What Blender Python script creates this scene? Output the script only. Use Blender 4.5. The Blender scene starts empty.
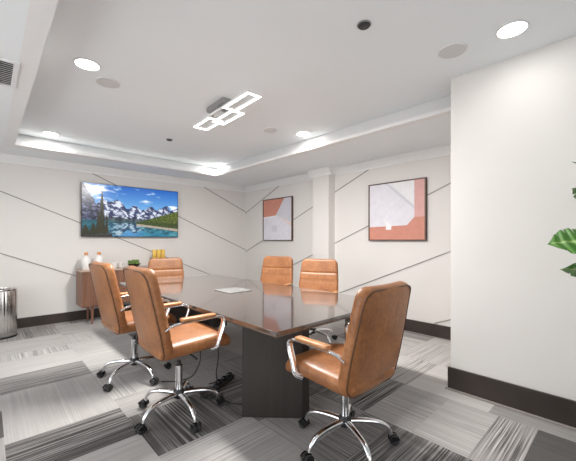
import bpy, bmesh, math, random
from mathutils import Vector, Matrix, noise as mnoise
random.seed(7)
PI = math.pi
scene = bpy.context.scene
COL = scene.collection

# ------------------------------------------------------------------ room
ZC, ZS = 2.815, 2.62          # tray ceiling, soffit
XB, YA, XC, YC = 4.55, 6.35, 3.08, 1.126
XL, YN = -2.3, -2.6           # walls behind the viewpoint

# ------------------------------------------------------------------ materials
def srgb(r, g, b):
    f = lambda c: (c/255/12.92) if c/255 <= .04045 else ((c/255+.055)/1.055)**2.4
    return (f(r), f(g), f(b), 1)

class NT:
    def __init__(s, name):
        s.m = bpy.data.materials.new(name); s.m.use_nodes = True
        s.n = s.m.node_tree.nodes; s.l = s.m.node_tree.links
        s.b = s.n['Principled BSDF']
    def new(s, t, **kw):
        n = s.n.new(t)
        for k, v in kw.items(): setattr(n, k, v)
        return n
    def link(s, a, b): s.l.new(a, b)
    def math(s, op, a, b=None, clamp=False):
        n = s.new('ShaderNodeMath', operation=op, use_clamp=clamp)
        for i, v in enumerate((a, b)):
            if v is None: continue
            if isinstance(v, (int, float)): n.inputs[i].default_value = v
            else: s.link(v, n.inputs[i])
        return n.outputs[0]
    def coord(s, scale=(1, 1, 1), kind='Object'):
        t = s.new('ShaderNodeTexCoord'); mp = s.new('ShaderNodeMapping')
        mp.inputs['Scale'].default_value = scale
        s.link(t.outputs[kind], mp.inputs['Vector'])
        return mp.outputs[0]
    def noise(s, vec, scale, detail=3, rough=.55):
        n = s.new('ShaderNodeTexNoise'); n.inputs['Scale'].default_value = scale
        n.inputs['Detail'].default_value = detail; n.inputs['Roughness'].default_value = rough
        if vec is not None: s.link(vec, n.inputs['Vector'])
        return n.outputs['Fac']
    def ramp(s, fac, stops):
        r = s.new('ShaderNodeValToRGB'); e = r.color_ramp.elements
        while len(e) < len(stops): e.new(.5)
        for k, (p, c) in enumerate(stops): e[k].position = p; e[k].color = c
        s.link(fac, r.inputs[0]); return r.outputs[0]
    def bump(s, h, strength, dist=.002):
        b = s.new('ShaderNodeBump'); b.inputs['Strength'].default_value = strength
        b.inputs['Distance'].default_value = dist
        s.link(h, b.inputs['Height']); s.link(b.outputs[0], s.b.inputs['Normal'])
    def set(s, **kw):
        for k, v in kw.items():
            s.b.inputs[k.replace('_', ' ')].default_value = v
        return s

def simple(name, col, rough=.5, metal=0., var=.04, scale=8., bump=0., bscale=200, **kw):
    t = NT(name); t.set(Roughness=rough, Metallic=metal, **kw)
    f = t.noise(t.coord(), scale)
    lo = tuple(c*(1-var) for c in col[:3])+(1,); hi = tuple(min(1, c*(1+var)) for c in col[:3])+(1,)
    t.link(t.ramp(f, [(.3, lo), (.7, hi)]), t.b.inputs['Base Color'])
    if bump: t.bump(t.noise(t.coord(), bscale, 2), bump)
    return t.m

def emit(name, col, strength, base=(.9, .9, .9, 1)):
    t = NT(name); t.set(Base_Color=base, Emission_Color=col, Emission_Strength=strength, Roughness=.5)
    return t.m

M = {}
M['wall'] = simple('wall_paint', (.735, .71, .685, 1), .6, var=.012, scale=1.5, bump=.03, bscale=350)
M['ceil'] = simple('ceiling_paint', (.845, .88, .90, 1), .75, var=.01, scale=1.2)
M['crown'] = simple('crown_paint', (.82, .82, .815, 1), .45, var=.01)
M['groove'] = simple('trim_strip_paint', (.30, .285, .275, 1), .5, var=.05)
M['base'] = simple('dark_baseboard', (.040, .030, .026, 1), .32, var=.15, scale=5)
M['shoe'] = simple('shoe_moulding', (.30, .27, .25, 1), .3, var=.08)
M['chrome'] = simple('chrome', (.86, .87, .89, 1), .09, 1., var=.01)
M['steel'] = simple('brushed_steel', (.66, .645, .63, 1), .17, 1., var=.04, scale=30)
M['black'] = simple('black_plastic', (.018, .018, .02, 1), .42, var=.1)
M['blackgloss'] = simple('black_gloss', (.012, .012, .014, 1), .2, var=.1)
M['rubber'] = simple('caster_rubber', (.03, .029, .029, 1), .6, var=.1)
M['white'] = simple('white_ceramic', (.82, .80, .78, 1), .25, var=.02)
M['whitemetal'] = simple('white_enamel', (.80, .80, .80, 1), .45, var=.02)
M['grille'] = simple('speaker_grille', (.66, .66, .66, 1), .7, var=.05, scale=300)
M['greymetal'] = simple('grey_canopy', (.30, .30, .30, 1), .4, .3, var=.05)
M['copper'] = simple('orange_wood_cap', (.62, .26, .10, 1), .4, var=.15, scale=20)
M['ventdark'] = simple('vent_dark', (.05, .05, .05, 1), .7)
M['frame'] = simple('walnut_frame', (.085, .045, .03, 1), .45, var=.2, scale=12)
M['soil'] = simple('soil', (.03, .022, .016, 1), .9, var=.4, scale=60)
M['pot'] = simple('white_pot', (.72, .71, .69, 1), .4)
M['stem'] = simple('plant_stem', (.09, .20, .04, 1), .5, var=.2)
M['succulent'] = simple('succulent_green', (.13, .22, .045, 1), .5, var=.45, scale=18)
M['padwood'] = simple('tan_arm_pad', (.50, .235, .095, 1), .33, var=.15, scale=14)
M['piping'] = simple('dark_leather_piping', (.105, .043, .017, 1), .5, var=.15, scale=30)
M['lamp'] = emit('lamp_diffuser', (1, .985, .96, 1), 9)
M['led'] = emit('led_strip', (1, .99, .97, 1), 5)
M['amber'] = simple('amber_glass', (1., .60, .13, 1), .12, var=.2, scale=9, Transmission_Weight=.2)

def leather():
    t = NT('cognac_leather'); t.set(Roughness=.42)
    v = t.coord()
    f = t.math('ADD', t.math('MULTIPLY', t.noise(v, 5, 5, .6), .6), t.math('MULTIPLY', t.noise(v, 38, 4, .6), .4))
    t.link(t.ramp(f, [(.32, (.175, .065, .022, 1)), (.5, (.31, .122, .042, 1)), (.68, (.43, .188, .070, 1))]), t.b.inputs['Base Color'])
    t.link(t.math('ADD', t.math('MULTIPLY', f, .25), .27), t.b.inputs['Roughness'])
    t.bump(t.noise(v, 160, 3), .12, .002)
    return t.m
M['leather'] = leather()

def wood(name, dark, light, axis, rough, spec=.5, sc=1.0):
    t = NT(name); t.set(Roughness=rough, Specular_IOR_Level=spec)
    s = [26*sc, 26*sc, 26*sc]; s[axis] = 1.1*sc
    f = t.noise(t.coord(tuple(s)), 1.0, 5, .6)
    t.link(t.ramp(f, [(.3, dark), (.7, light)]), t.b.inputs['Base Color'])
    return t.m
M['table'] = wood('espresso_veneer', (.050, .036, .031, 1), (.095, .070, .060, 1), 1, .11, .9)
_b = M['table'].node_tree.nodes['Principled BSDF']; _b.inputs['IOR'].default_value = 1.75; _b.inputs['Coat Weight'].default_value = .8; _b.inputs['Coat Roughness'].default_value = .06
M['tedge'] = wood('table_edge_veneer', (.10, .07, .055, 1), (.19, .14, .11, 1), 1, .25)
M['pedestal'] = wood('espresso_pedestal', (.034, .027, .024, 1), (.044, .036, .032, 1), 2, .4)
M['sidewood'] = wood('reddish_walnut', (.17, .075, .045, 1), (.30, .15, .095, 1), 2, .45)
M['sidetop'] = wood('pale_walnut_top', (.36, .24, .18, 1), (.52, .38, .30, 1), 0, .35)

def leafmat():
    t = NT('monstera_leaf'); t.set(Roughness=.36)
    a = t.new('ShaderNodeAttribute', attribute_name='vein')
    f = t.math('ADD', a.outputs['Fac'], t.math('MULTIPLY', t.noise(t.coord(), 20), .25))
    t.link(t.ramp(f, [(.1, (.035, .13, .018, 1)), (.6, (.085, .245, .035, 1)), (1., (.32, .46, .16, 1))]), t.b.inputs['Base Color'])
    return t.m
M['leaf'] = leafmat()

def carpet():
    t = NT('plank_carpet'); t.set(Roughness=.95, Specular_IOR_Level=.1)
    a = t.new('ShaderNodeAttribute', attribute_name='plank')
    sep = t.new('ShaderNodeSeparateColor'); t.link(a.outputs['Color'], sep.inputs[0])
    base, amp, dr = sep.outputs[0], sep.outputs[1], sep.outputs[2]
    seed = a.outputs['Alpha']
    tc = t.new('ShaderNodeTexCoord'); sx = t.new('ShaderNodeSeparateXYZ'); t.link(tc.outputs['Object'], sx.inputs[0])
    x, y = sx.outputs[0], sx.outputs[1]
    inv = t.math('SUBTRACT', 1, dr)
    along = t.math('ADD', t.math('MULTIPLY', x, inv), t.math('MULTIPLY', y, dr))
    across = t.math('ADD', t.math('MULTIPLY', y, inv), t.math('MULTIPLY', x, dr))
    def vec(sa, sb):
        c = t.new('ShaderNodeCombineXYZ')
        t.link(t.math('MULTIPLY', along, sa), c.inputs[0]); t.link(t.math('MULTIPLY', across, sb), c.inputs[1])
        t.link(t.math('MULTIPLY', seed, 37.), c.inputs[2]); return c.outputs[0]
    s1 = t.noise(vec(.7, 85), 1, 3, .6)     # long streaks
    s2 = t.noise(vec(3.2, 210), 1, 2, .5)     # fine lines
    mask = t.noise(vec(1.7, 5), 1, 2, .5)    # where streaks break off
    st = t.math('ADD', t.math('SUBTRACT', t.math('ADD', t.math('MULTIPLY', t.math('SUBTRACT', s1, .5), 4.5), .5, clamp=True), .5), t.math('MULTIPLY', t.math('SUBTRACT', s2, .5), 1.7))
    mk = t.math('MULTIPLY', t.math('SUBTRACT', mask, .30), 3.2, clamp=True)
    val = t.math('ADD', base, t.math('MULTIPLY', t.math('MULTIPLY', st, amp), t.math('ADD', t.math('MULTIPLY', mk, .8), .2)))
    cloud = t.noise(vec(2.2, 4.5), 1, 3, .6)
    val = t.math('ADD', val, t.math('MULTIPLY', t.math('SUBTRACT', cloud, .5), .14))
    pile = t.noise(t.coord((1, 1, 1)), 260, 2, .6)
    val = t.math('ADD', val, t.math('MULTIPLY', t.math('SUBTRACT', pile, .5), .14), clamp=True)
    t.link(t.ramp(val, [(0., (.022, .020, .020, 1)), (.3, (.115, .108, .105, 1)), (.6, (.36, .343, .334, 1)), (.9, (.60, .58, .565, 1))]), t.b.inputs['Base Color'])
    t.bump(pile, .35, .004)
    return t.m
M['carpet'] = carpet()

def attr_emit(name, attr, strength):
    t = NT(name); a = t.new('ShaderNodeAttribute', attribute_name=attr)
    t.set(Base_Color=(.01, .01, .01, 1), Roughness=.22, Emission_Strength=strength)
    t.link(a.outputs['Color'], t.b.inputs['Emission Color']); return t.m
M['screen'] = attr_emit('television_picture', 'picture', .78)

# ------------------------------------------------------------------ mesh helpers
class MB:
    def __init__(s): s.b = bmesh.new(); s.smooth = False
    def _add(s, o, mat=None):
        if mat is not None: bmesh.ops.transform(o, matrix=mat, verts=o.verts)
        me = bpy.data.meshes.new('tmp'); o.to_mesh(me); o.free()
        s.b.from_mesh(me); bpy.data.meshes.remove(me)
        return s
    def box(s, x0, x1, y0, y1, z0, z1, bev=0, seg=2, mat=None):
        o = bmesh.new(); bmesh.ops.create_cube(o, size=1)
        for v in o.verts:
            v.co = Vector(((x0+x1)/2+v.co.x*(x1-x0), (y0+y1)/2+v.co.y*(y1-y0), (z0+z1)/2+v.co.z*(z1-z0)))
        if bev: bmesh.ops.bevel(o, geom=o.edges[:]+o.verts[:], offset=bev, segments=seg, profile=.5, affect='EDGES')
        return s._add(o, mat)
    def prism(s, pts, axis, a, b, bev=0, seg=2):
        """polygon pts in the two other axes, extruded along axis from a to b"""
        o = bmesh.new()
        def co(p, w):
            q = list(p); q.insert(axis, w); return q
        v0 = [o.verts.new(co(p, a)) for p in pts]; v1 = [o.verts.new(co(p, b)) for p in pts]
        n = len(pts); o.faces.new(v0[::-1]); o.faces.new(v1)
        for i in range(n): o.faces.new((v0[i], v0[(i+1) % n], v1[(i+1) % n], v1[i]))
        bmesh.ops.recalc_face_normals(o, faces=o.faces)
        if bev: bmesh.ops.bevel(o, geom=o.edges[:]+o.verts[:], offset=bev, segments=seg, profile=.5, affect='EDGES')
        return s._add(o)
    def lathe(s, prof, seg=24, cx=0, cy=0, close=True, rfun=None):
        o = bmesh.new(); rings = []
        for r, z in prof:
            if r < 1e-6: rings.append([o.verts.new((cx, cy, z))])
            else:
                ring = []
                for k in range(seg):
                    a = 2*PI*k/seg; rr = r*(rfun(a) if rfun else 1)
                    ring.append(o.verts.new((cx+rr*math.cos(a), cy+rr*math.sin(a), z)))
                rings.append(ring)
        for p, q in zip(rings, rings[1:]):
            for k in range(seg):
                k2 = (k+1) % seg
                if len(p) == 1 and len(q) == 1: continue
                if len(p) == 1: o.faces.new((p[0], q[k2], q[k]))
                elif len(q) == 1: o.faces.new((p[k], p[k2], q[0]))
                else: o.faces.new((p[k], p[k2], q[k2], q[k]))
        bmesh.ops.recalc_face_normals(o, faces=o.faces)
        return s._add(o)
    def tube(s, pts, r, seg=10, smooth=True, sub=5, flat=None, closed=False):
        P = [Vector(p) for p in pts]
        if smooth and len(P) > 2:
            Q = []; n = len(P)
            for i in range(n if closed else n-1):
                p0 = P[(i-1) % n] if (closed or i > 0) else P[0]; p1 = P[i]; p2 = P[(i+1) % n]
                p3 = P[(i+2) % n] if (closed or i+2 < n) else P[-1]
                for k in range(sub):
                    t = k/sub
                    Q.append(.5*((2*p1)+(-p0+p2)*t+(2*p0-5*p1+4*p2-p3)*t*t+(-p0+3*p1-3*p2+p3)*t**3))
            if not closed: Q.append(P[-1])
            P = Q
        n = len(P); rad = r if isinstance(r, (list, tuple)) else None
        o = bmesh.new(); rings = []; up = None
        for i, p in enumerate(P):
            t = (P[(i+1) % n]-P[i-1]) if closed else (P[min(i+1, n-1)]-P[max(i-1, 0)])
            t.normalize()
            if up is None:
                up = Vector((0, 0, 1)) if abs(t.z) < .9 else Vector((1, 0, 0))
            a = t.cross(up).normalized(); up = a.cross(t).normalized()
            rr = r if rad is None else rad[0]+(rad[1]-rad[0])*i/(n-1)
            fa, fb = flat or (1, 1)
            rings.append([o.verts.new(p+a*(math.cos(2*PI*k/seg)*rr*fa)+up*(math.sin(2*PI*k/seg)*rr*fb)) for k in range(seg)])
        for i in range(n if closed else n-1):
            p, q = rings[i], rings[(i+1) % n]
            for k in range(seg): o.faces.new((p[k], p[(k+1) % seg], q[(k+1) % seg], q[k]))
        if not closed: o.faces.new(rings[0][::-1]); o.faces.new(rings[-1])
        bmesh.ops.recalc_face_normals(o, faces=o.faces)
        return s._add(o)
    def grid(s, f, nu, nv):
        o = bmesh.new()
        V = [[o.verts.new(f(i/nu, j/nv)) for j in range(nv+1)] for i in range(nu+1)]
        for i in range(nu):
            for j in range(nv): o.faces.new((V[i][j], V[i+1][j], V[i+1][j+1], V[i][j+1]))
        return s._add(o)
    def poly(s, pts):
        s.b.faces.new([s.b.verts.new(p) for p in pts]); return s
    def xf(s, m): bmesh.ops.transform(s.b, matrix=m, verts=s.b.verts); return s
    def build(s, name, mat, parent=None, smooth=False, loc=None, weld=0):
        if weld: bmesh.ops.remove_doubles(s.b, verts=s.b.verts, dist=weld)
        me = bpy.data.meshes.new(name); s.b.to_mesh(me); s.b.free()
        if smooth:
            me.polygons.foreach_set('use_smooth', [True]*len(me.polygons))
            try: me.set_sharp_from_angle(angle=math.radians(42))
            except Exception: pass
        me.materials.append(mat)
        o = bpy.data.objects.new(name, me); COL.objects.link(o)
        if parent: o.parent = parent
        if loc: o.location = loc
        return o

def tag(o, label, cat, group=None):
    o['label'] = label; o['category'] = cat
    if group: o['group'] = group
    return o
def thing(name, label, cat, loc, rz=0, group=None):
    o = bpy.data.objects.new(name, None); COL.objects.link(o); o.empty_display_size = .1
    o.location = loc; o.rotation_euler = (0, 0, rz)
    return tag(o, label, cat, group)
def struct(o): o['kind'] = 'structure'; return o
def copy_tree(o, parent=None):
    c = o.copy(); COL.objects.link(c)
    if parent: c.parent = parent
    for ch in list(o.children): copy_tree(ch, c)
    return c

# ------------------------------------------------------------------ setting
def build_floor():
    me = bpy.data.meshes.new('floor'); verts, faces, cols = [], [], []
    PX, PY = .695, .235
    rng = random.Random(21)
    known = {}
    def put(i, y0, y1, b, a, d):  known.setdefault(i, []).append((y0, y1, b, a, d))
    # column i spans X .09+.695*i ; rows by Y : base, streak amount, direction (0 along X, 1 along Y)
    put(-1, 2.94, 3.40, .26, .1, 1); put(-1, 3.4, 5, .66, .12, 0); put(-1, 1.5, 2.94, .6, .12, 1)
    put(0, 1.41, 1.88, .66, .1, 0); put(0, 1.88, 2.35, .70, .12, 0)
    put(0, 2.35, 2.82, .31, .46, 0); put(0, 2.82, 3.74, .66, .08, 1); put(0, 3.74, 4.21, .45, .32, 0)
    put(0, 4.21, 4.75, .76, .10, 0); put(0, 4.75, 4.99, .70, .42, 1); put(0, 4.99, 5.65, .70, .20, 0); put(0, 5.65, 6.4, .50, .25, 1)
    put(1, 1.2, 1.66, .62, .12, 0); put(1, 1.66, 2.02, .64, .30, 0); put(1, 2.02, 2.62, .34, .40, 1)
    put(1, 2.62, 3.0, .60, .2, 0); put(1, 3.0, 3.5, .70, .2, 1); put(1, 3.5, 3.97, .72, .35, 0); put(1, 3.97, 5.0, .74, .22, 0)
    put(2, .47, 1.20, .36, .44, 0); put(2, 1.20, 1.44, .42, .36, 1); put(2, 1.44, 1.9, .56, .36, 1)
    put(2, 1.9, 2.6, .45, .35, 0); put(2, -.3, .47, .34, .4, 0)
    put(3, .70, 1.06, .64, .16, 1); put(3, 1.06, 1.44, .60, .20, 1); put(3, .455, .70, .56, .52, 0)
    put(3, .0, .455, .27, .05, 1); put(3, 1.44, 1.68, .42, .5, 0); put(3, 1.68, 2.15, .52, .3, 0); put(3, 2.15, 2.4, .70, .2, 1)
    put(4, .77, 1.44, .78, .12, 1); put(4, -.4, .77, .54, .14, 1); put(4, 1.44, 1.7, .62, .55, 0)
    put(4, 1.7, 2.1, .74, .2, 0); put(4, 2.1, 2.3, .40, .3, 1); put(4, 2.3, 3.2, .70, .2, 1)
    put(5, 1.2, 1.9, .72, .3, 0); put(5, 1.9, 2.4, .70, .3, 1)
    palette = [(.72, .15), (.66, .25), (.60, .30), (.50, .4), (.74, .2), (.36, .5), (.64, .35)]
    for i in range(-4, 8):
        x0 = .09+PX*i; x1 = x0+PX
        rows = sorted(known.get(i, [])); out = []; y = YN
        def fill(y, yend):
            while y < yend-.02:
                h = PY*rng.choice((1, 2, 2, 3)); e = min(y+h, yend)
                if yend-e < .1: e = yend
                b, a = rng.choice(palette); out.append((y, e, b+rng.uniform(-.04, .04), a, rng.choice((0, 1)))); y = e
        for r in rows:
            fill(y, r[0]); out.append(r); y = r[1]
        fill(y, YA+.02)
        for (y0, y1, b, a, d) in out:
            X0, X1 = max(x0, XL), min(x1, XB+.02)
            if X1 <= X0: continue
            k = len(verts); verts += [(X0, y0, 0), (X1, y0, 0), (X1, y1, 0), (X0, y1, 0)]
            faces.append((k, k+1, k+2, k+3)); cols += [(b, a, d, rng.random())]*4
    # slab under the planks
    me.from_pydata(verts, [], faces)
    at = me.color_attributes.new('plank', 'FLOAT_COLOR', 'CORNER')
    at.data.foreach_set('color', [c for q in cols for c in q])
    me.materials.append(M['carpet'])
    o = bpy.data.objects.new('floor', me); COL.objects.link(o); struct(o)
build_floor()

# walls with thickness
T = .12
struct(MB().box(XL-T, XB+T, YA, YA+T, 0, 2.95).build('wall_back', M['wall']))
struct(MB().box(XB, XB+T, YC-.02, YA, 0, 2.95).build('wall_right', M['wall']))
struct(MB().box(XC, XB+T, YN, YC, 0, 2.95).build('wall_front_right', M['wall']))
# rear walls behind the viewpoint, each with a wide unseen opening, added to let daylight in
b = MB(); b.box(XL-T, -1.9, YN-T, YN, 0, 2.95); b.box(.9, XC, YN-T, YN, 0, 2.95)
b.box(-1.9, .9, YN-T, YN, 0, .5); b.box(-1.9, .9, YN-T, YN, 2.5, 2.95); struct(b.build('wall_front', M['wall']))
b = MB(); b.box(XL-T, XL, YN, .6, 0, 2.95); b.box(XL-T, XL, 4.4, YA, 0, 2.95)
b.box(XL-T, XL, .6, 4.4, 0, .4); b.box(XL-T, XL, .6, 4.4, 2.5, 2.95); struct(b.build('wall_left', M['wall']))
b = MB()
for x in (-1.9, -.5, .85): b.box(x, x+.05, YN-.09, YN-.03, .5, 2.5)
b.box(-1.9, .9, YN-.09, YN-.03, .5, .55); b.box(-1.9, .9, YN-.09, YN-.03, 2.45, 2.5)
struct(b.build('added_window_1', M['whitemetal']))  # frame of the opening added behind the camera for soft light
b = MB()
for y in (.6, 1.85, 3.1, 4.35): b.box(XL-.09, XL-.03, y, y+.05, .4, 2.5)
b.box(XL-.09, XL-.03, .6, 4.4, .4, .45); b.box(XL-.09, XL-.03, .6, 4.4, 2.45, 2.5)
struct(b.build('added_window_2', M['whitemetal']))  # frame of the added side opening, out of view, placed for its daylight

# ceiling : tray plate + dropped soffit on three sides
TX0, TX1, TY1 = .28, 3.32, 5.62
UX0, UX1, UY1 = .17, 3.42, 5.80
struct(MB().box(XL-T, XB+T, YN-T, YA+T, ZC, ZC+.12).build('ceiling', M['ceil']))
b = MB()
b.box(XL, UX0, YN, YA, ZS, ZC); b.box(UX1, XB, YC, YA, ZS, ZC); b.box(UX0, UX1, UY1, YA, ZS, ZC)
struct(b.build('ceiling_soffit', M['ceil']))
# tray edge moulding: short lip then a slope back up to the tray ceiling
lip = .035
def tray_trim(n, p0, p1, q0, q1):   # p: inner edge at soffit level, q: where it meets the tray ceiling
    m = MB()
    A = [(p0[0], p0[1], ZS), (p1[0], p1[1], ZS)]; B = [(p0[0], p0[1], ZS+lip), (p1[0], p1[1], ZS+lip)]
    C = [(q0[0], q0[1], ZC), (q1[0], q1[1], ZC)]; D = [(q0[0], q0[1], ZS), (q1[0], q1[1], ZS)]
    m.poly([A[0], A[1], B[1], B[0]]); m.poly([B[0], B[1], C[1], C[0]]); m.poly([D[0], D[1], A[1], A[0]])
    bmesh.ops.recalc_face_normals(m.b, faces=m.b.faces)
    struct(m.build('trim_%d' % n, M['crown']))
tray_trim(1, (TX0, TY1), (TX1, TY1), (UX0, UY1), (UX1, UY1))
tray_trim(2, (TX1, TY1), (TX1, YC), (UX1, UY1), (UX1, YC))
tray_trim(3, (TX0, YN), (TX0, TY1), (UX0, YN), (UX0, UY1))

COVE = 2.6
def cove(x0, y0, x1, y1):
    L = bpy.data.lights.new('cove_strip', 'AREA'); L.shape = 'RECTANGLE'; n = math.hypot(x1-x0, y1-y0)
    L.size = n; L.size_y = .015; L.energy = COVE*n; L.color = (1, .985, .96)
    o = bpy.data.objects.new('cove_strip', L); COL.objects.link(o)
    o.location = ((x0+x1)/2, (y0+y1)/2, ZS+lip+.012); o.rotation_euler = (PI, 0, math.atan2(y1-y0, x1-x0))
cove(TX0+.05, TY1+.02, TX1-.05, TY1+.02); cove(TX1+.015, YC+.05, TX1+.015, TY1-.05)

# crown under the soffit
cp = [(0, 0), (.075, 0), (.075, -.018), (.018, -.105), (.018, -.125), (0, -.125)]
struct(MB().prism([(YA-a, ZS+z) for a, z in cp], 0, XL, XB).build('trim_4', M['crown']))
struct(MB().prism([(XB-a, ZS+z) for a, z in cp], 1, YC, YA).build('trim_5', M['crown']))
# column on the right wall
CY0, CY1, CX = 3.635, 4.01, 4.38
struct(MB().box(CX, XB, CY0, CY1, 0, ZS).build('wall_column', M['wall']))
b = MB()
b.prism([(CX-a, ZS+z) for a, z in cp], 1, CY0-.07, CY1+.07)
b.prism([(CY0-a, ZS+z) for a, z in cp], 0, CX-.0, XB); b.prism([(CY1+a, ZS+z) for a, z in cp], 0, CX, XB)
struct(b.build('trim_6', M['crown']))

# diagonal strips on the panelled walls
def strip(n, plane, a0, z0, a1, z1, w=.0145, t=.007):
    d = Vector((a1-a0, z1-z0)); nrm = Vector((-d.y, d.x)).normalized()*w/2
    pts = [(a0+nrm.x, z0+nrm.y), (a1+nrm.x, z1+nrm.y), (a1-nrm.x, z1-nrm.y), (a0-nrm.x, z0-nrm.y)]
    if plane == 'A': m = MB().prism(pts, 1, YA-t, YA)
    else: m = MB().prism(pts, 0, XB-t, XB)
    struct(m.build('trim_%d' % n, M['groove']))
def clipped(n, plane, f, lo, hi):
    # f: z at coordinate; clip to z range of the wall
    zmin, zmax = .19, ZS-.12; N = 400; ok = [lo+(hi-lo)*k/N for k in range(N+1) if zmin < f(lo+(hi-lo)*k/N) < zmax]
    if len(ok) > 2: strip(n, plane, ok[0], f(ok[0]), ok[-1], f(ok[-1]))
n = 10
for z0 in (3.98, 3.07, 2.135, 1.22, .34):
    clipped(n, 'A', lambda x, z0=z0: z0-.43*x, XL, XB); n += 1
for z0 in (1.99, 1.066, .153, -.765, -1.68):
    for lo, hi in ((CY1, YA), (YC, CY0)):
        clipped(n, 'B', lambda y, z0=z0: z0+.4185*(YA-y), lo, hi); n += 1

# baseboards
def bb(name, boxm, boxs):
    o = struct(MB().box(*boxm, bev=.004).build(name, M['base']))
    s = MB().box(*boxs, bev=.004).build('shoe_moulding', M['shoe'], o); return o
HB = .185
bb('baseboard_back', (XL, XB, YA-.018, YA, 0, HB-.02), (XL, XB, YA-.03, YA-.018, 0, .012))
bb('baseboard_right', (XB-.018, XB, YC, YA, 0, HB), (XB-.03, XB-.018, YC, YA, 0, .012))
bb('baseboard_front_right', (XC-.022, XC, YN, YC+.02, 0, .20), (XC-.045, XC-.022, YN, YC+.035, 0, .016))
bb('baseboard_column', (CX-.015, CX, CY0, CY1, 0, HB), (CX-.025, CX-.015, CY0, CY1, 0, .012))

# ------------------------------------------------------------------ conference table
tx0, tx1, ty0, ty1 = 1.35, 2.85, 1.55, 4.85
tab = thing('conference_table', 'long dark espresso conference table with a glossy top', 'table', ((tx0+tx1)/2, (ty0+ty1)/2, 0))
hx, hy = (tx1-tx0)/2, (ty1-ty0)/2
o = MB().box(-hx, hx, -hy, hy, .738, .762, bev=.003).build('tabletop', M['table'], tab)
MB().box(-hx+.004, hx-.004, -hy+.004, hy-.004, .722, .739, bev=.004).build('edge_band', M['tedge'], tab)
MB().box(-hx+.25, hx-.25, -hy+.3, hy-.3, .69, .723).build('under_frame', M['pedestal'], tab)
def leg(sx, sy):
    # slanting slab leg in plan
    P = [(1.42, 2.03), (1.745, 1.70), (1.82, 1.70), (1.495, 2.03)]
    pts = [((x-2.1)*sx, (y-3.2)*sy) for x, y in P]
    MB().prism(pts, 2, 0, .722, bev=.006).build('pedestal', M['pedestal'], tab)
for sx in (1, -1):
    for sy in (1, -1): leg(sx, sy)
MB().box(-.62, .62, hy-.50, hy-.45, .02, .722, bev=.004).build('modesty_panel', M['pedestal'], tab)
ph = MB().box(-.15, .15, -.165, .165, .762, .770, bev=.003).build('power_hatch', M['greymetal'], tab, loc=(-.0, -.02, 0))
MB().box(-.135, .135, -.15, .15, .770, .7715).build('hatch_lid', simple('hatch_glass', (.26, .26, .26, 1), .1, .2), ph)
MB().box(-.02, .02, -.163, -.15, .770, .773).build('hatch_latch', M['greymetal'], ph)

# ------------------------------------------------------------------ office chair
def cushion(cx_w, L, rc, tf, tb, centre, up, nrm, seams=(), bow=0, nu=26, nv=56, nexp=9, crown=.0, seam_d=.38):
    """rounded pad: cx_w(v) half width, v in -1..1 along `up`; tf/tb thickness front/back"""
    up = Vector(up).normalized(); nrm = Vector(nrm).normalized(); C = Vector(centre)
    h = L/2
    def rim(t):   # denser near the rims
        s = 2*t-1
        return math.copysign(1-(1-abs(s))**2.3, s)
    def pos(s, t, side):
        u, v = rim(s), rim(t); y = v*h; w = cx_w(v)
        if abs(y) > h-rc:
            q = (abs(y)-(h-rc))/rc; w -= rc*(1-math.sqrt(max(0, 1-q*q)))
        e = max(0, (1-abs(u)**nexp))**.42*max(0, (1-abs(v)**(nexp*1.4)))**.42
        th = (tf if side > 0 else tb)*e
        if side > 0:
            th *= 1+crown*(1-u*u)
            for vs in seams: th *= 1-seam_d*math.exp(-((y-vs)/.008)**2)
        c = C+up*y+Vector((1, 0, 0))*(u*w)+nrm*(side*th+bow*u*u)
        return c
    m = MB()
    m.grid(lambda a, b: pos(a, b, 1), nu, nv); m.grid(lambda a, b: pos(1-a, b, -1), nu, nv)
    bmesh.ops.remove_doubles(m.b, verts=m.b.verts, dist=1e-5)
    bmesh.ops.recalc_face_normals(m.b, faces=m.b.faces)
    return m

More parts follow.
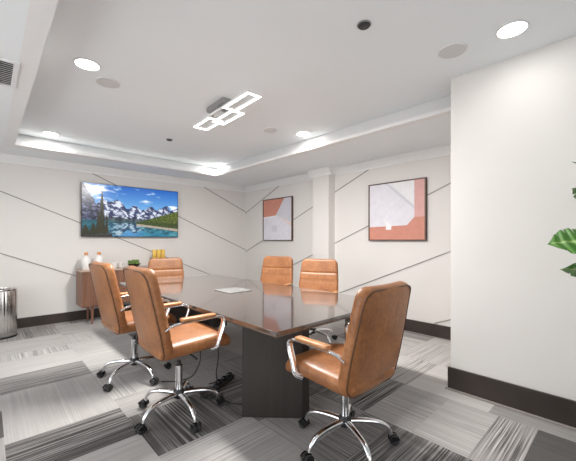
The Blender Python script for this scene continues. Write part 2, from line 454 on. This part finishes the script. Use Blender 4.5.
def make_chair():
    t = thing('office_chair', '', 'chair', (0, 0, 0), 0, 'leather office chairs around the conference table')
    # seat: pad lying flat
    sw = lambda v: .268+.006*v
    m = cushion(sw, .57, .07, .055, .055, (0, .045, .500), (0, 1, .05), (0, -.05, 1), seams=(-.02,), nu=26, nv=40, nexp=9, crown=.12, seam_d=.10)
    for v in m.b.verts:   # waterfall front edge
        q = max(0, (v.co.y-.16)/.14); v.co.z -= .028*q*q
    m.build('seat', M['leather'], t, smooth=True)
    # backrest, reclined
    up = Vector((0, -.21, 1)).normalized(); nr = Vector((0, 1, .21)).normalized()
    zb, zt = .43, 1.075; L = (zt-zb)/up.z
    C = Vector((0, -.256, (zb+zt)/2))
    bw = lambda v: .284-.030*max(0, (v+.35)/1.35)**1.5-.022*max(0, (-v-.35)/.65)**2.0
    h = L/2
    m = cushion(bw, L, .075, .044, .036, C, up, nr, seams=(h-.20, h-.315, h-.50), bow=.018, crown=.12, nexp=20, nu=32, nv=70, seam_d=.22)
    back = m.build('backrest', M['leather'], t, smooth=True)
    # piping loop around the rear panel
    loop = []
    Lp = h-.012; rc = .068
    def edge(sgn, y):
        v = y/h; w = bw(v)-.013
        if abs(y) > Lp-rc:
            q = min(1, (abs(y)-(Lp-rc))/rc); w -= rc*(1-math.sqrt(max(0, 1-q*q)))
        u = w/bw(v)
        e = (1-u**20)**.42*(1-abs(v)**28)**.42 if abs(v) < 1 else 0
        return C+up*y+Vector((sgn*w, 0, 0))+nr*(-.036*e+.018*u*u-.001)
    ys = [Lp*math.sin(PI/2*k/14) for k in range(-14, 15)]
    for y in ys: loop.append(edge(1, y))
    for y in ys[::-1]: loop.append(edge(-1, y))
    MB().tube(loop, .0058, 6, smooth=False, closed=True).build('piping', M['piping'], back, smooth=True)
    # arms
    for s in (-1, 1):
        x = .295*s
        path = [(.278*s, -.212, .662), (x-.003*s, -.180, .686), (x, -.11, .697), (x, .05, .703), (x, .170, .703), (x, .212, .686), (x, .216, .645),
                (x, .186, .56), (x-.004*s, .165, .490), (.25*s, .145, .462)]
        a = MB().tube(path, .0140, 10, sub=6, flat=(1.6, .72)).build('armrest', M['chrome'], t, smooth=True)
        MB().box(x-.028, x+.028, -.115, .150, .709, .733, bev=.011, seg=3).build('arm_pad', M['padwood'], a, smooth=True)
    # mechanism and lift
    m = MB().box(-.085, .085, -.13, .10, .405, .452, bev=.01); m.box(-.13, .13, -.02, .02, .415, .448, bev=.006)
    me_ = m.build('tilt_mechanism', M['black'], t)
    MB().tube([(.07, .02, .415), (.17, .03, .41), (.235, .035, .40)], .006, 8).build('tilt_lever', M['black'], me_, smooth=True)
    g = MB().lathe([(0, .15), (.027, .15), (.027, .375), (.0, .375)], 18).build('gas_lift', M['chrome'], t, smooth=True)
    MB().lathe([(0, .36), (.0145, .36), (.0145, .41), (0, .41)], 14).build('lift_piston', M['black'], g, smooth=True)
    MB().lathe([(0, .122), (.034, .122), (.043, .135), (.043, .172), (.033, .19), (0, .19)], 20).build('base_hub', M['black'], t, smooth=True)
    leg_m = cast_m = None
    for k in range(5):
        if k == 0:
            # leg rises a little from the hub, then curls down onto its caster
            lg = MB().tube([(.03, 0, .157), (.10, 0, .157), (.19, 0, .150), (.250, 0, .134), (.290, 0, .102), (.306, 0, .062)], [.0225, .0145], 10, sub=5, flat=(1.0, .85)).build('base_leg', M['chrome'], t, smooth=True)
            c = MB()
            for sy in (-1, 1):
                c.lathe([(0, -.010), (.024, -.012), (.0285, -.007), (.0285, .007), (.024, .012), (0, .010)], 16)
                # the wheel just added lies last: rotate it upright
                nv = 16*4+2; c.b.verts.ensure_lookup_table()
                vs = c.b.verts[-nv:]
                bmesh.ops.transform(c.b, matrix=Matrix.Translation((.326, sy*.0155, .029)) @ Matrix.Rotation(PI/2, 4, 'X'), verts=vs)
            ca = c.build('caster', M['rubber'], t, smooth=True)
            hd = MB()
            prof = [(.326+.033*math.cos(a), .029+.033*math.sin(a)) for a in [math.radians(q) for q in range(20, 201, 15)]]
            hd.prism([(x, z) for x, z in prof], 1, -.006, .006)
            hd.prism([(x, z) for x, z in prof if True], 1, -.0295, -.0280); hd.prism(prof, 1, .0280, .0295)
            hd.lathe([(0, .045), (.0085, .045), (.0085, .072), (0, .072)], 10, cx=.306)
            hd.box(.296, .32, -.012, .012, .044, .058, bev=.003)
            hd.build('caster_hood', M['blackgloss'], ca)
        else:
            lg2 = lg.copy(); COL.objects.link(lg2); lg2.rotation_euler.z = k*2*PI/5
            c2 = copy_tree(ca); c2.rotation_euler.z = k*2*PI/5
            lg2.parent = t; c2.parent = t
    return t

def set_base(ch, ang):
    for nm in ('base_leg', 'caster'):
        ks = [c for c in ch.children if c.name.split('.')[0] == nm]
        for k, c in enumerate(ks): c.rotation_euler.z = ang+k*2*PI/5

proto = make_chair()
R = math.radians
# x, y, facing (0 = +Y), base angle in the room, lift, label
chairs = [
    (1.735, 1.300, R(-1), R(173), .01, 'tan leather office chair at the near short end of the table, seen from behind'),
    (1.100, 2.42, R(-91), R(194), .065, 'tan leather office chair on the left long side of the table, nearer the camera'),
    (1.070, 3.36, R(-88), R(139), .055, 'tan leather office chair on the left long side of the table, nearest the sideboard'),
    (3.22, 3.84, R(114), R(20), -.004, 'tan leather office chair on the far long side, below the smaller print'),
    (3.15, 2.88, R(114), R(50), -.004, 'tan leather office chair on the far long side, in front of the wall column'),
    (2.075, 4.93, R(166), R(70), -.03, 'tan leather office chair at the far short end of the table, facing the camera'),
]
for k, (x, y, rz, ba, lift, lab) in enumerate(chairs):
    c = proto if k == 0 else copy_tree(proto)
    c.location = (x, y, 0); c.rotation_euler = (0, 0, rz); c['label'] = lab
    set_base(c, ba-rz)
    if x > 3:      # these two have their arms set lower, below the table edge
        for ch in c.children:
            if ch.name.split('.')[0] == 'armrest': ch.location.z = -.045
    if lift:
        for ch in c.children:
            if ch.name.split('.')[0] not in ('base_leg', 'caster', 'base_hub', 'gas_lift'): ch.location.z += lift

# ------------------------------------------------------------------ television
def fbm(x, y, o=4, s=0.):
    v, a, f = 0, .5, 1
    for _ in range(o):
        v += a*mnoise.noise(Vector((x*f, y*f, s))); a *= .5; f *= 2.03
    return v
def lin(c): return srgb(*c)[:3]
def mixc(a, b, t):
    t = max(0, min(1, t)); return tuple(p+(q-p)*t for p, q in zip(a, b))
def land(u, v):
    """sky and mountains above the shore (v from 0 bottom to 1 top)"""
    sky = mixc((120, 180, 235), (28, 98, 190), (v-.55)/.45)
    cl = fbm(u*5, v*9, 5, 3.1)+.55*math.exp(-((u-.16)/.2)**2-((v-.94)/.12)**2)+.35*math.exp(-((u-.64)/.06)**2-((v-.74)/.05)**2)+.3*math.exp(-((u-.9)/.12)**2-((v-.66)/.05)**2)
    c = mixc(sky, (248, 250, 252), (cl-.24)*4.5)
    # far peaks
    ridge = .60+.10*fbm(u*4.2, 0, 2, 1.2)+.13*abs(fbm(u*11, 5, 4, 9.))+.05*math.sin(u*38+1)*(1-.4*u)
    ridge += .12*math.exp(-((u-.28)/.10)**2)-.02*u
    if v < ridge:
        n1 = fbm(u*16+v*5, v*9-u*4, 5, 4.); n2 = fbm(u*34+v*12, v*22, 4, 7.)
        rock = mixc((36, 44, 82), (104, 116, 156), .5+1.6*n1)
        snow = (226, 232, 246)
        h = (v-.32)/max(.01, ridge-.32)
        c = mixc(rock, snow, 4.2*(n2+n1*.8)+.42-.5*abs(h-.30))
        if h < .16: c = mixc((36, 48, 52), c, .3)
    # steep near slope at the left
    sl = 1.02-u*3.1+.10*fbm(u*18, v*12, 3, 2.)
    if v < sl and u < .32:
        n1 = fbm(u*22+v*16, v*16-u*10, 5, 11.)
        c = mixc((28, 31, 54), (132, 138, 172), .30+2.0*n1)
    # forest slope at the right
    fo = .28+max(0, (u-.52))*.60-.0*u+.02*fbm(u*60, 0, 3, 6.)
    if v < fo and u > .5:
        n1 = fbm(u*60, v*40, 4, 5.)
        c = mixc((28, 50, 20), (128, 136, 52), .45+1.2*n1+.5*(u-.75))
    return c
def paint(u, v):
    shore = .315-.02*u
    sand = .235-.06*(u-.55)*(u > .5)-.50*max(0, u-.83)
    if v > shore: c = land(u, v)
    else:
        rv = shore+(shore-v)*1.35
        rc = land(u+.012*fbm(u*30, v*80, 2, 8.), min(rv, .98))
        lake = mixc((6, 78, 92), (26, 138, 150), .5+fbm(u*10, v*30, 3, 2.))
        c = mixc(lake, rc, .30+.45*math.exp(-((u-.42)/.17)**4))
        if u > .52:
            top = .29; sl = .27-.20*max(0, u-.55)**1.0
            if v > sl-.02: c = mixc((30, 46, 22), (92, 104, 48), .5+fbm(u*50, v*50, 3, 4.))
            if abs(v-(sl-.035)) < .022+.035*max(0, u-.8): c = mixc((150, 136, 116), (206, 196, 178), .5+fbm(u*40, v*40, 3, 9.))
    # tall spruces
    for (tu, tb, tt, w) in ((.18, .06, .88, .030), (.145, .04, .50, .022), (.225, .06, .46, .015), (.10, .02, .26, .04), (.20, .03, .24, .03), (.03, .0, .22, .05)):
        if tb < v < tt:
            ww = w*(1-(v-tb)/(tt-tb))**.8*(.72+.5*abs(math.sin(v*95+tu*50)))+.002
            if abs(u-tu+.006*fbm(u*70, v*70, 2, 1.)) < ww: c = mixc((24, 30, 20), (88, 80, 44), .35+1.3*fbm(u*90, v*90, 3, 3.))
    if v < .05 and u < .28: c = mixc((26, 28, 30), (90, 84, 78), .4+fbm(u*50, v*40, 3, 2.))
    return c
tvx0, tvx1, tvz0, tvz1, tvy = 1.158, 2.835, 1.405, 2.325, YA-.075
tv = thing('television', 'wide flat screen television on the left wall showing a mountain lake', 'television', ((tvx0+tvx1)/2, tvy, tvz0))
w, h = tvx1-tvx0, tvz1-tvz0
MB().box(-w/2, w/2, 0, .045, 0, h, bev=.004).build('bezel', M['blackgloss'], tv)
MB().box(-.3, .3, .045, .075, h*.25, h*.75).build('wall_mount', M['black'], tv)
NU, NV = 300, 170
me = bpy.data.meshes.new('screen'); vs, cs, fs = [], [], []
m = .010
for j in range(NV+1):
    for i in range(NU+1):
        u, v = i/NU, j/NV
        vs.append((-w/2+m+u*(w-2*m), -.0012, m+v*(h-2*m))); q = lin(paint(u, v)); cs += [q[0], q[1], q[2], 1]
for j in range(NV):
    for i in range(NU):
        k = j*(NU+1)+i; fs.append((k, k+1, k+NU+2, k+NU+1))
me.from_pydata(vs, [], fs)
me.color_attributes.new('picture', 'FLOAT_COLOR', 'POINT').data.foreach_set('color', cs)
me.materials.append(M['screen'])
o = bpy.data.objects.new('screen', me); COL.objects.link(o); o.parent = tv

# ------------------------------------------------------------------ sideboard and what stands on it
sx0, sx1, sy0, sy1, sz0, sz1 = 1.085, 2.66, 5.86, 6.30, .285, .868
sb = thing('sideboard', 'reddish wood sideboard with fluted doors under the television', 'sideboard', ((sx0+sx1)/2, sy0, 0))
hw = (sx1-sx0)/2; dp = sy1-sy0
MB().box(-hw+.005, hw-.005, .02, dp, sz0, sz1-.025, bev=.004).build('carcass', M['sidewood'], sb)
MB().box(-hw-.01, hw+.01, -.012, dp, sz1-.025, sz1, bev=.005).build('top', M['sidetop'], sb)
def door(x0, x1):
    d = MB().box(x0, x1, .006, .02, sz0+.015, sz1-.035)
    k = int((x1-x0)/.026)
    for i in range(k):
        cx = x0+(i+.5)*(x1-x0)/k
        d.tube([(cx, .006, sz0+.016), (cx, .006, sz1-.036)], .011, 8, smooth=False)
    return d.build('fluted_door', M['sidewood'], sb, smooth=True)
door(-hw+.02, -hw+.50); door(hw-.50, hw-.02)
for z0, z1 in ((sz0+.015, (sz0+sz1)/2-.01), ((sz0+sz1)/2-.005, sz1-.035)):
    d = MB().box(-hw+.51, hw-.51, .002, .02, z0, z1, bev=.004).build('drawer', M['sidewood'], sb)
    zc = (z0+z1)/2
    kb = MB().lathe([(0, 0), (.012, 0), (.009, .014), (.026, .022), (.026, .034), (0, .038)], 18)
    kb.xf(Matrix.Translation((-.12, .002, zc)) @ Matrix.Rotation(PI/2, 4, 'X'))
    kb.build('knob', M['steel'], d, smooth=True)
for x in (-hw+.16, hw-.16):
    for y in (.07, dp-.06):
        MB().lathe([(0, 0), (.014, 0), (.024, sz0), (0, sz0)], 12, cx=x, cy=y).build('leg', M['sidewood'], sb, smooth=True)

bot = thing('bottle', 'white bottle with an orange cap, the left of two on the sideboard', 'bottle', (1.19, 6.08, sz1), 0, 'white bottles on the sideboard')
MB().lathe([(0, 0), (.056, 0), (.062, .008), (.062, .17), (.046, .205), (.022, .225), (.022, .238), (0, .238)], 22).build('body', M['white'], bot, smooth=True)
MB().lathe([(0, .236), (.027, .236), (.029, .245), (.029, .272), (.022, .282), (0, .284)], 18).build('cap', M['copper'], bot, smooth=True)
b2 = copy_tree(bot); b2.location = (1.375, 6.08, sz1); b2['label'] = 'white bottle with an orange cap, the right of two, behind the leather chair back'
def cup(x, y, lab, s=1.0, sq=False):
    c = thing('cup', lab, 'cup', (x, y, sz1), R(35), 'white cups on the sideboard')
    MB().lathe([(0, 0), (.024*s, 0), (.030*s, .01*s), (.041*s, .075*s), (.042*s, .082*s), (.038*s, .080*s), (.028*s, .016*s), (0, .012*s)], 20).build('body', M['white'], c, smooth=True)
    MB().tube([(.037*s, 0, .065*s), (.062*s, 0, .062*s), (.066*s, 0, .04*s), (.034*s, 0, .024*s)], .005*s, 8).build('handle', M['white'], c, smooth=True)
cup(1.60, 6.05, 'small white cup beside the orange capped bottles', 1.15)
cup(1.715, 6.10, 'small white cup next to the dark planted bowl', 1.05)
pb = thing('planted_bowl', 'low black bowl filled with green succulents on the sideboard', 'bowl', (1.905, 6.0, sz1))
MB().lathe([(0, 0), (.05, 0), (.058, .006), (.105, .06), (.112, .066), (.104, .064), (.09, .05), (0, .05)], 26).build('bowl', M['blackgloss'], pb, smooth=True)
rs = random.Random(4); pm = MB()
for k in range(11):
    a = k*2.4; r = .022*math.sqrt(k)*1.05; x, y = r*math.cos(a), r*math.sin(a)
    for q in range(9):
        an = q*2.399; tl = .9-.07*q
        tip = Vector((x+math.cos(an)*.042*tl, y+math.sin(an)*.042*tl, .085+.045*(1-tl)+rs.uniform(0, .03)))
        pm.tube([(x, y, .048), ((x+tip.x)/2, (y+tip.y)/2, .062+tip.z*.12), tip], [.014, .004], 6, sub=2)
pm.build('succulents', M['succulent'], pb, smooth=True)
for k, (dx, dy, nm) in enumerate(((0, 0, 'left'), (.082, .0, 'middle'), (.162, .0, 'right'))):
    g = MB().lathe([(0, 0), (.034, 0), (.037, .006), (.037, .30), (.034, .302), (.033, .29), (.033, .012), (0, .012)], 20).build('amber_vase', M['amber'], smooth=True, loc=(2.295+dx, 6.10+dy, sz1))
    tag(g, 'tall amber glass vase on the sideboard, the %s one of the three' % nm, 'vase', 'amber glass vases on the sideboard')

# ------------------------------------------------------------------ framed prints on the right wall
def art(name, hexcol): return simple(name, srgb(*hexcol), .6, var=.05, scale=14)
A = {'terra': art('print_terracotta', (203, 138, 120)), 'rose': art('print_rose', (214, 166, 160)), 'pale': art('print_lavender', (222, 220, 228)),
     'paper': art('print_paper', (232, 231, 234)), 'blush': art('print_blush', (228, 208, 204)), 'grey': art('print_grey', (206, 206, 214))}
def framed(yc, z0, size_y, size_z, label, shapes):
    # local: x to the right as seen from the room, z up, the picture faces -X of the room
    o = thing('framed_print', label, 'picture', (XB, yc, z0), -PI/2, 'red and white abstract prints on the right wall')
    W, H = size_y, size_z; d = .045; f = .016
    m = MB(); m.box(-W/2, -W/2+f, -d, 0, 0, H); m.box(W/2-f, W/2, -d, 0, 0, H)
    m.box(-W/2+f, W/2-f, -d, 0, 0, f); m.box(-W/2+f, W/2-f, -d, 0, H-f, H)
    m.build('frame', M['frame'], o)
    y = -d+.012
    MB().box(-W/2+f, W/2-f, y, 0, f, H-f).build('canvas', A['pale'], o)
    cw, chh = W-2*f, H-2*f
    for k, (nm, mat, pts) in enumerate(shapes):
        P = [(-cw/2+u*cw, f+v*chh) for u, v in pts]
        MB().prism(P, 1, y-.0012*(k+1), y-.0002).build(nm, A[mat], o)
    return o
framed(5.165, 1.335, .935, .905, 'terracotta and white abstract print in a dark frame, near the far corner', [
    ('painted_wedge', 'terra', [(0, 1), (0, .575), (.46, .60), (.76, 1)]),
    ('painted_edge', 'paper', [(0, .575), (0, .535), (.48, .56), (.46, .60)]),
    ('painted_panel', 'grey', [(.76, 1), (.46, .60), (.56, .585), (1, .40), (1, 1)]),
    ('painted_triangle', 'blush', [(.56, .585), (.90, .37), (1, .33), (1, .40)]),
    ('painted_square', 'grey', [(.32, .20), (.50, .20), (.50, .36), (.32, .36)]),
])
framed(2.445, 1.34, .93, .895, 'square abstract print with a red L shape on pale ground, right of the column', [
    ('painted_triangle', 'paper', [(.28, 1), (.82, .52), (.82, 1)]),
    ('painted_column', 'rose', [(.83, .38), (1, .38), (1, 1), (.83, 1)]),
    ('painted_border', 'terra', [(0, 0), (1, 0), (1, .38), (.83, .38), (.70, .245), (0, .23)]),
    ('painted_panel', 'grey', [(.30, 1), (.37, 1), (.82, .58), (.82, .52)]),
    ('painted_flag', 'paper', [(.32, .18), (.42, .17), (.43, .24), (.30, .38), (.27, .37), (.33, .25)]),
])

# ------------------------------------------------------------------ trash can
N = 30
stripe_ribs = lambda a: 1+.014*math.cos(a*N)  # ribs shaped into the smooth can to imitate its striped reflections
tc = thing('trash_can', 'tall round steel trash can with ribs shaped to imitate striped reflections, against the left wall', 'trash can', (.155, 6.0, 0))
MB().lathe([(0, .02), (.165, .02), (.168, .03), (.168, .645), (.165, .655), (.15, .655), (.15, .05), (0, .05)], 180, rfun=stripe_ribs).build('body', M['steel'], tc, smooth=True)
MB().lathe([(.148, .645), (.172, .645), (.175, .655), (.172, .672), (.15, .672), (.148, .645)], 48).build('rim', M['steel'], tc, smooth=True)
MB().lathe([(0, 0), (.170, 0), (.172, .006), (.172, .026), (0, .026)], 48).build('base_ring', M['black'], tc, smooth=True)

# ------------------------------------------------------------------ ceiling fittings
def area(name, loc, size, power, col=(1, .975, .94), shape='DISK', size_y=None, rot=(0, 0, 0), spread=PI):
    l = bpy.data.lights.new(name, 'AREA'); l.shape = shape; l.size = size; l.energy = power; l.color = col; l.spread = spread
    if size_y: l.size_y = size_y
    o = bpy.data.objects.new(name, l); COL.objects.link(o); o.location = loc; o.rotation_euler = rot; return o
LP = 1.8
def downlight(x, y, lab):
    t = thing('recessed_light', lab, 'ceiling light', (x, y, ZC), 0, 'round recessed ceiling lights')
    MB().lathe([(.084, -.001), (.094, 0), (.097, -.002), (.097, -.006), (.092, -.009), (.086, -.008)], 36).build('trim_ring', M['whitemetal'], t, smooth=True)
    MB().lathe([(0, -.006), (.088, -.006), (.088, -.0075), (0, -.0095)][::-1], 32).build('diffuser', M['lamp'], t, smooth=True)
    l = area('lamp_glow', (0, 0, -.02), .16, LP); l.parent = t
lights = [(.615, 3.10, 'bright round recessed light in the left of the tray ceiling, nearest the camera there'),
          (.65, 5.46, 'bright round recessed light in the far left corner of the tray'),
          (3.24, 5.50, 'bright round recessed light in the far corner above the meeting walls'),
          (3.18, 3.09, 'bright round recessed light beyond the rectangular fixture, toward the prints'),
          (2.665, .57, 'large bright round recessed light above the blank right wall')]
for a in lights: downlight(*a)
def speaker(x, y, r, lab):
    t = thing('ceiling_speaker', lab, 'speaker', (x, y, ZC), 0, 'round ceiling speakers')
    MB().lathe([(r*.90, 0), (r, 0), (r, -.006), (r*.97, -.010), (r*.90, -.008)], 40).build('rim', M['whitemetal'], t, smooth=True)
    MB().lathe([(0, -.007), (r*.91, -.006), (r*.91, -.001), (0, -.001)], 36).build('grille', M['grille'], t, smooth=True)
speaker(.83, 3.33, .105, 'round grey ceiling speaker just right of the left recessed light')
speaker(2.76, 3.29, .095, 'round grey ceiling speaker beyond the rectangular light fixture')
speaker(2.63, .95, .105, 'round grey ceiling speaker beside the large light above the blank wall')
def sprinkler(x, y, r, lab):
    t = thing('ceiling_sensor', lab, 'sensor', (x, y, ZC), 0, 'dark round ceiling sensors')
    MB().lathe([(0, 0), (r*1.12, 0), (r*1.12, -.005), (r*.95, -.008), (0, -.008)], 28).build('rim', M['greymetal'], t, smooth=True)
    MB().lathe([(0, -.006), (r*.98, -.007), (r*.85, -.016), (0, -.022)], 28).build('dome', M['black'], t, smooth=True)
sprinkler(1.875, 1.245, .043, 'dark round ceiling sensor above the near end of the table')
sprinkler(1.95, 4.61, .040, 'small dark round ceiling sensor near the far end of the tray')
# LED fixture of three overlapping rectangular loops
fx = thing('led_fixture', 'white ceiling fixture of three overlapping glowing rectangular frames', 'ceiling light', (1.87, 2.98, ZC), R(-2.5))
MB().box(-.10, .0, -.13, .24, -.055, 0, bev=.006).build('canopy', M['greymetal'], fx)
def loop(x0, x1, y0, y1, z, wd=.026):
    m = MB(); ht = .022
    m.box(x0, x1, y0, y0+wd, z, z+ht); m.box(x0, x1, y1-wd, y1, z, z+ht); m.box(x0, x0+wd, y0+wd, y1-wd, z, z+ht); m.box(x1-wd, x1, y0+wd, y1-wd, z, z+ht)
    o = m.build('light_frame', M['whitemetal'], fx)
    m = MB(); e = .0015
    for a, b, c, d in ((x0, x1, y0, y0+wd), (x0, x1, y1-wd, y1), (x0, x0+wd, y0+wd, y1-wd), (x1-wd, x1, y0+wd, y1-wd)):
        m.box(a+.001, b-.001, c+.0005, d-.0005, z-.004, z)
    m.build('led_strip', M['led'], o)
loop(-.09, .09, .20, .60, -.115); loop(-.01, .14, -.16, .28, -.122); loop(-.105, .050, -.59, -.13, -.115)
MB().box(-.102, -.084, -.14, .21, -.115, -.093).build('side_rail', M['whitemetal'], fx)
for y in (-.11, .25): MB().box(-.03, -.01, y-.01, y+.01, -.12, -.045).build('bracket', M['greymetal'], fx)
MB().box(-.10, .06, -.012, .012, -.093, -.05).build('crossbar', M['greymetal'], fx)
l = area('fixture_glow', (0, 0, -.13), .22, 108, shape='RECTANGLE', size_y=1.2); l.parent = fx
# air vent in the left soffit
va = thing('air_vent', 'white slatted air vent in the lower ceiling at the left edge', 'vent', (-.06, 3.26, ZS))
m = MB(); m.box(-.24, .24, -.26, -.225, -.010, 0, bev=.003); m.box(-.24, .24, .225, .26, -.010, 0, bev=.003); m.box(-.24, -.205, -.225, .225, -.010, 0, bev=.003); m.box(.205, .24, -.225, .225, -.010, 0, bev=.003)
m.build('frame', M['whitemetal'], va)
MB().box(-.205, .205, -.225, .225, -.0015, 0).build('duct', M['ventdark'], va)
for k in range(12):
    MB().box(-.205, .205, -.016, .010, -.0012, .0012).xf(Matrix.Translation((0, -.2+k*.0365, -.008)) @ Matrix.Rotation(R(28), 4, 'X')).build('slat', M['whitemetal'], va)

# ------------------------------------------------------------------ monstera at the right edge
def leaf_mesh(size, m4, cuts=5):
    """split leaf lying in local XY with its tip toward +X, notches along both sides"""
    b = bmesh.new(); N = 120; vein = []
    lay = b.verts.layers.float.new('vein')
    def width(s): return .46*max(0, math.sin(PI*s**.85))**.6
    rows = []
    for i in range(N+1):
        s = i/N; w = width(s)
        ph = (s*cuts) % 1.0
        notch = 1.0
        if .10 < s < .93:
            d = min(ph, 1-ph); notch = 1.0 if d > .13 else .30+.70*(d/.13)**1.2
        row = []
        for j in range(-8, 9):
            q = j/8; y = q*w*(notch if abs(q) > .3 else 1)
            if abs(q) > .3: y = math.copysign(w*(.3+(abs(q)-.3)*(notch*1.0)), q) if notch > .5 else math.copysign(w*(.3+(abs(q)-.3)*notch), q)
            x = s-.5+.16*abs(q)**1.5*(.35-s)
            z = -.10*(x*1.2)**2+.10*abs(y)-.25*y*y+.012*math.sin(s*cuts*2*PI)
            v = b.verts.new((x*size, y*size, z*size))
            v[lay] = max(0, 1-abs(q)*9)*.8+max(0, 1-min(abs(ph-.5), 1)*9)*.35+.30
            row.append(v)
        rows.append(row)
    for i in range(N):
        for j in range(16): b.faces.new((rows[i][j], rows[i+1][j], rows[i+1][j+1], rows[i][j+1]))
    bmesh.ops.recalc_face_normals(b, faces=b.faces)
    bmesh.ops.transform(b, matrix=m4, verts=b.verts)
    return b
def leaf(parent, tip, base, size, roll):
    tip, base = Vector(tip), Vector(base); x = (tip-base).normalized()
    z = Vector((0, 0, 1)); y = z.cross(x).normalized(); z = x.cross(y)
    rot = Matrix((x, y, z)).transposed().to_4x4() @ Matrix.Rotation(roll, 4, 'X')
    b = leaf_mesh(size, Matrix.Translation((tip+base)/2) @ rot)
    me = bpy.data.meshes.new('leaf'); b.to_mesh(me); b.free()
    me.polygons.foreach_set('use_smooth', [True]*len(me.polygons)); me.materials.append(M['leaf'])
    o = bpy.data.objects.new('leaf', me); COL.objects.link(o); o.parent = parent
    sm = o.modifiers.new('thick', 'SOLIDIFY'); sm.thickness = .0012
    return o
PXY = Vector((2.62, -.10))
pl = thing('monstera_plant', 'green split leaf monstera reaching in at the right edge', 'plant', (PXY.x, PXY.y, 0))
pot = MB().lathe([(0, 0), (.13, 0), (.14, .01), (.175, .34), (.18, .36), (.165, .36), (.155, .32), (0, .32)], 32).build('pot', M['pot'], pl, smooth=True)
MB().lathe([(0, .318), (.156, .318), (.156, .325), (0, .33)], 24).build('soil', M['soil'], pl)
CAM = Vector((0, 0, 1.35)); FW = Vector((.6837, .7298, 0)); RT = Vector((.7298, -.6837, 0)); F = 322.3
def at(px, py, d): return CAM+FW*d+RT*((px-288)/F*d)+Vector((0, 0, (240-py)/F*d))
def rel(v): return v-Vector((PXY.x, PXY.y, 0))
specs = [(at(547, 243, 1.92), at(606, 240, 1.84), .27, R(-40)), (at(559, 268, 1.95), at(618, 272, 1.83), .25, R(32)),
         (at(571, 187, 1.93), at(625, 196, 1.9), .27, R(20)), (at(572, 160, 2.0), at(622, 175, 1.95), .26, R(-10)),
         (at(650, 230, 1.7), at(630, 236, 1.8), .28, R(10)), (at(640, 180, 2.0), at(625, 200, 1.9), .26, R(-15))]
for k, (tip, base, size, roll) in enumerate(specs):
    tip, base = rel(tip), rel(base); d = (base-tip).normalized(); base = tip+d*size
    leaf(pl, tip, base, size, roll)
    MB().tube([(.02*math.cos(k), .02*math.sin(k), .32), (base.x*.35, base.y*.35, .32+(base.z-.32)*.6), (base.x*.8, base.y*.8, base.z-.02), base+(-d)*size*.06], .005, 7).build('stem', M['stem'], pl, smooth=True)

# ------------------------------------------------------------------ power strip and cables under the table
ps = thing('power_strip', 'black power strip lying on the carpet beneath the table', 'power strip', (1.63, 2.62, 0), R(25))
MB().box(-.14, .14, -.03, .03, 0, .04, bev=.006).build('housing', M['black'], ps)
for k in range(3): MB().box(-.105+.085*k, -.055+.085*k, -.02, .02, .040, .066, bev=.005).build('plug', M['blackgloss'], ps)
def cable(lab, pts, r=.005):
    o = MB().tube(pts, r, 7, sub=6).build('cable', M['black'], smooth=True)
    tag(o, lab, 'cable', 'black cables under the table')
cable('black cable hanging from under the table down to the power strip', [(1.72, 2.95, .715), (1.66, 2.90, .5), (1.69, 2.82, .25), (1.62, 2.74, .075), (1.60, 2.70, .01), (1.52, 2.70, .006)])
cable('black cable looping from the table edge toward the left chairs', [(1.60, 2.65, .715), (1.53, 2.62, .55), (1.44, 2.70, .36), (1.50, 2.84, .18), (1.46, 2.92, .03), (1.34, 2.96, .006), (1.22, 3.05, .006)])
cable('black cable trailing across the carpet to the near pedestal', [(1.52, 2.46, .006), (1.46, 2.38, .006), (1.48, 2.25, .006), (1.57, 2.16, .006), (1.70, 2.20, .006)])
cable('black cable coiled in loops beside the power strip', [(1.42, 2.60, .006), (1.34, 2.52, .006), (1.40, 2.44, .006), (1.52, 2.52, .012), (1.47, 2.62, .018), (1.37, 2.58, .012), (1.38, 2.49, .014), (1.47, 2.49, .018)], .006)

# ------------------------------------------------------------------ light, camera
wd = bpy.data.worlds.new('daylight'); scene.world = wd; wd.use_nodes = True
bg = wd.node_tree.nodes['Background']; bg.inputs[0].default_value = (.95, .975, 1, 1); bg.inputs[1].default_value = 2.75
cam = bpy.data.cameras.new('camera'); co = bpy.data.objects.new('camera', cam); COL.objects.link(co)
cam.sensor_fit = 'HORIZONTAL'; cam.sensor_width = 36; cam.lens = 322.3/576*36
cam.shift_y = (240-230.5)/576; cam.clip_start = .05
co.location = (0, 0, 1.35); co.rotation_euler = (PI/2, 0, R(46.864-90+0))
co.rotation_euler.z = math.atan2(.7298, .6837)-PI/2
scene.camera = co
vs_ = scene.view_settings; vs_.view_transform = 'Standard'; vs_.look = 'None'; vs_.gamma = 1; vs_.exposure = .38; vs_.use_curve_mapping = False
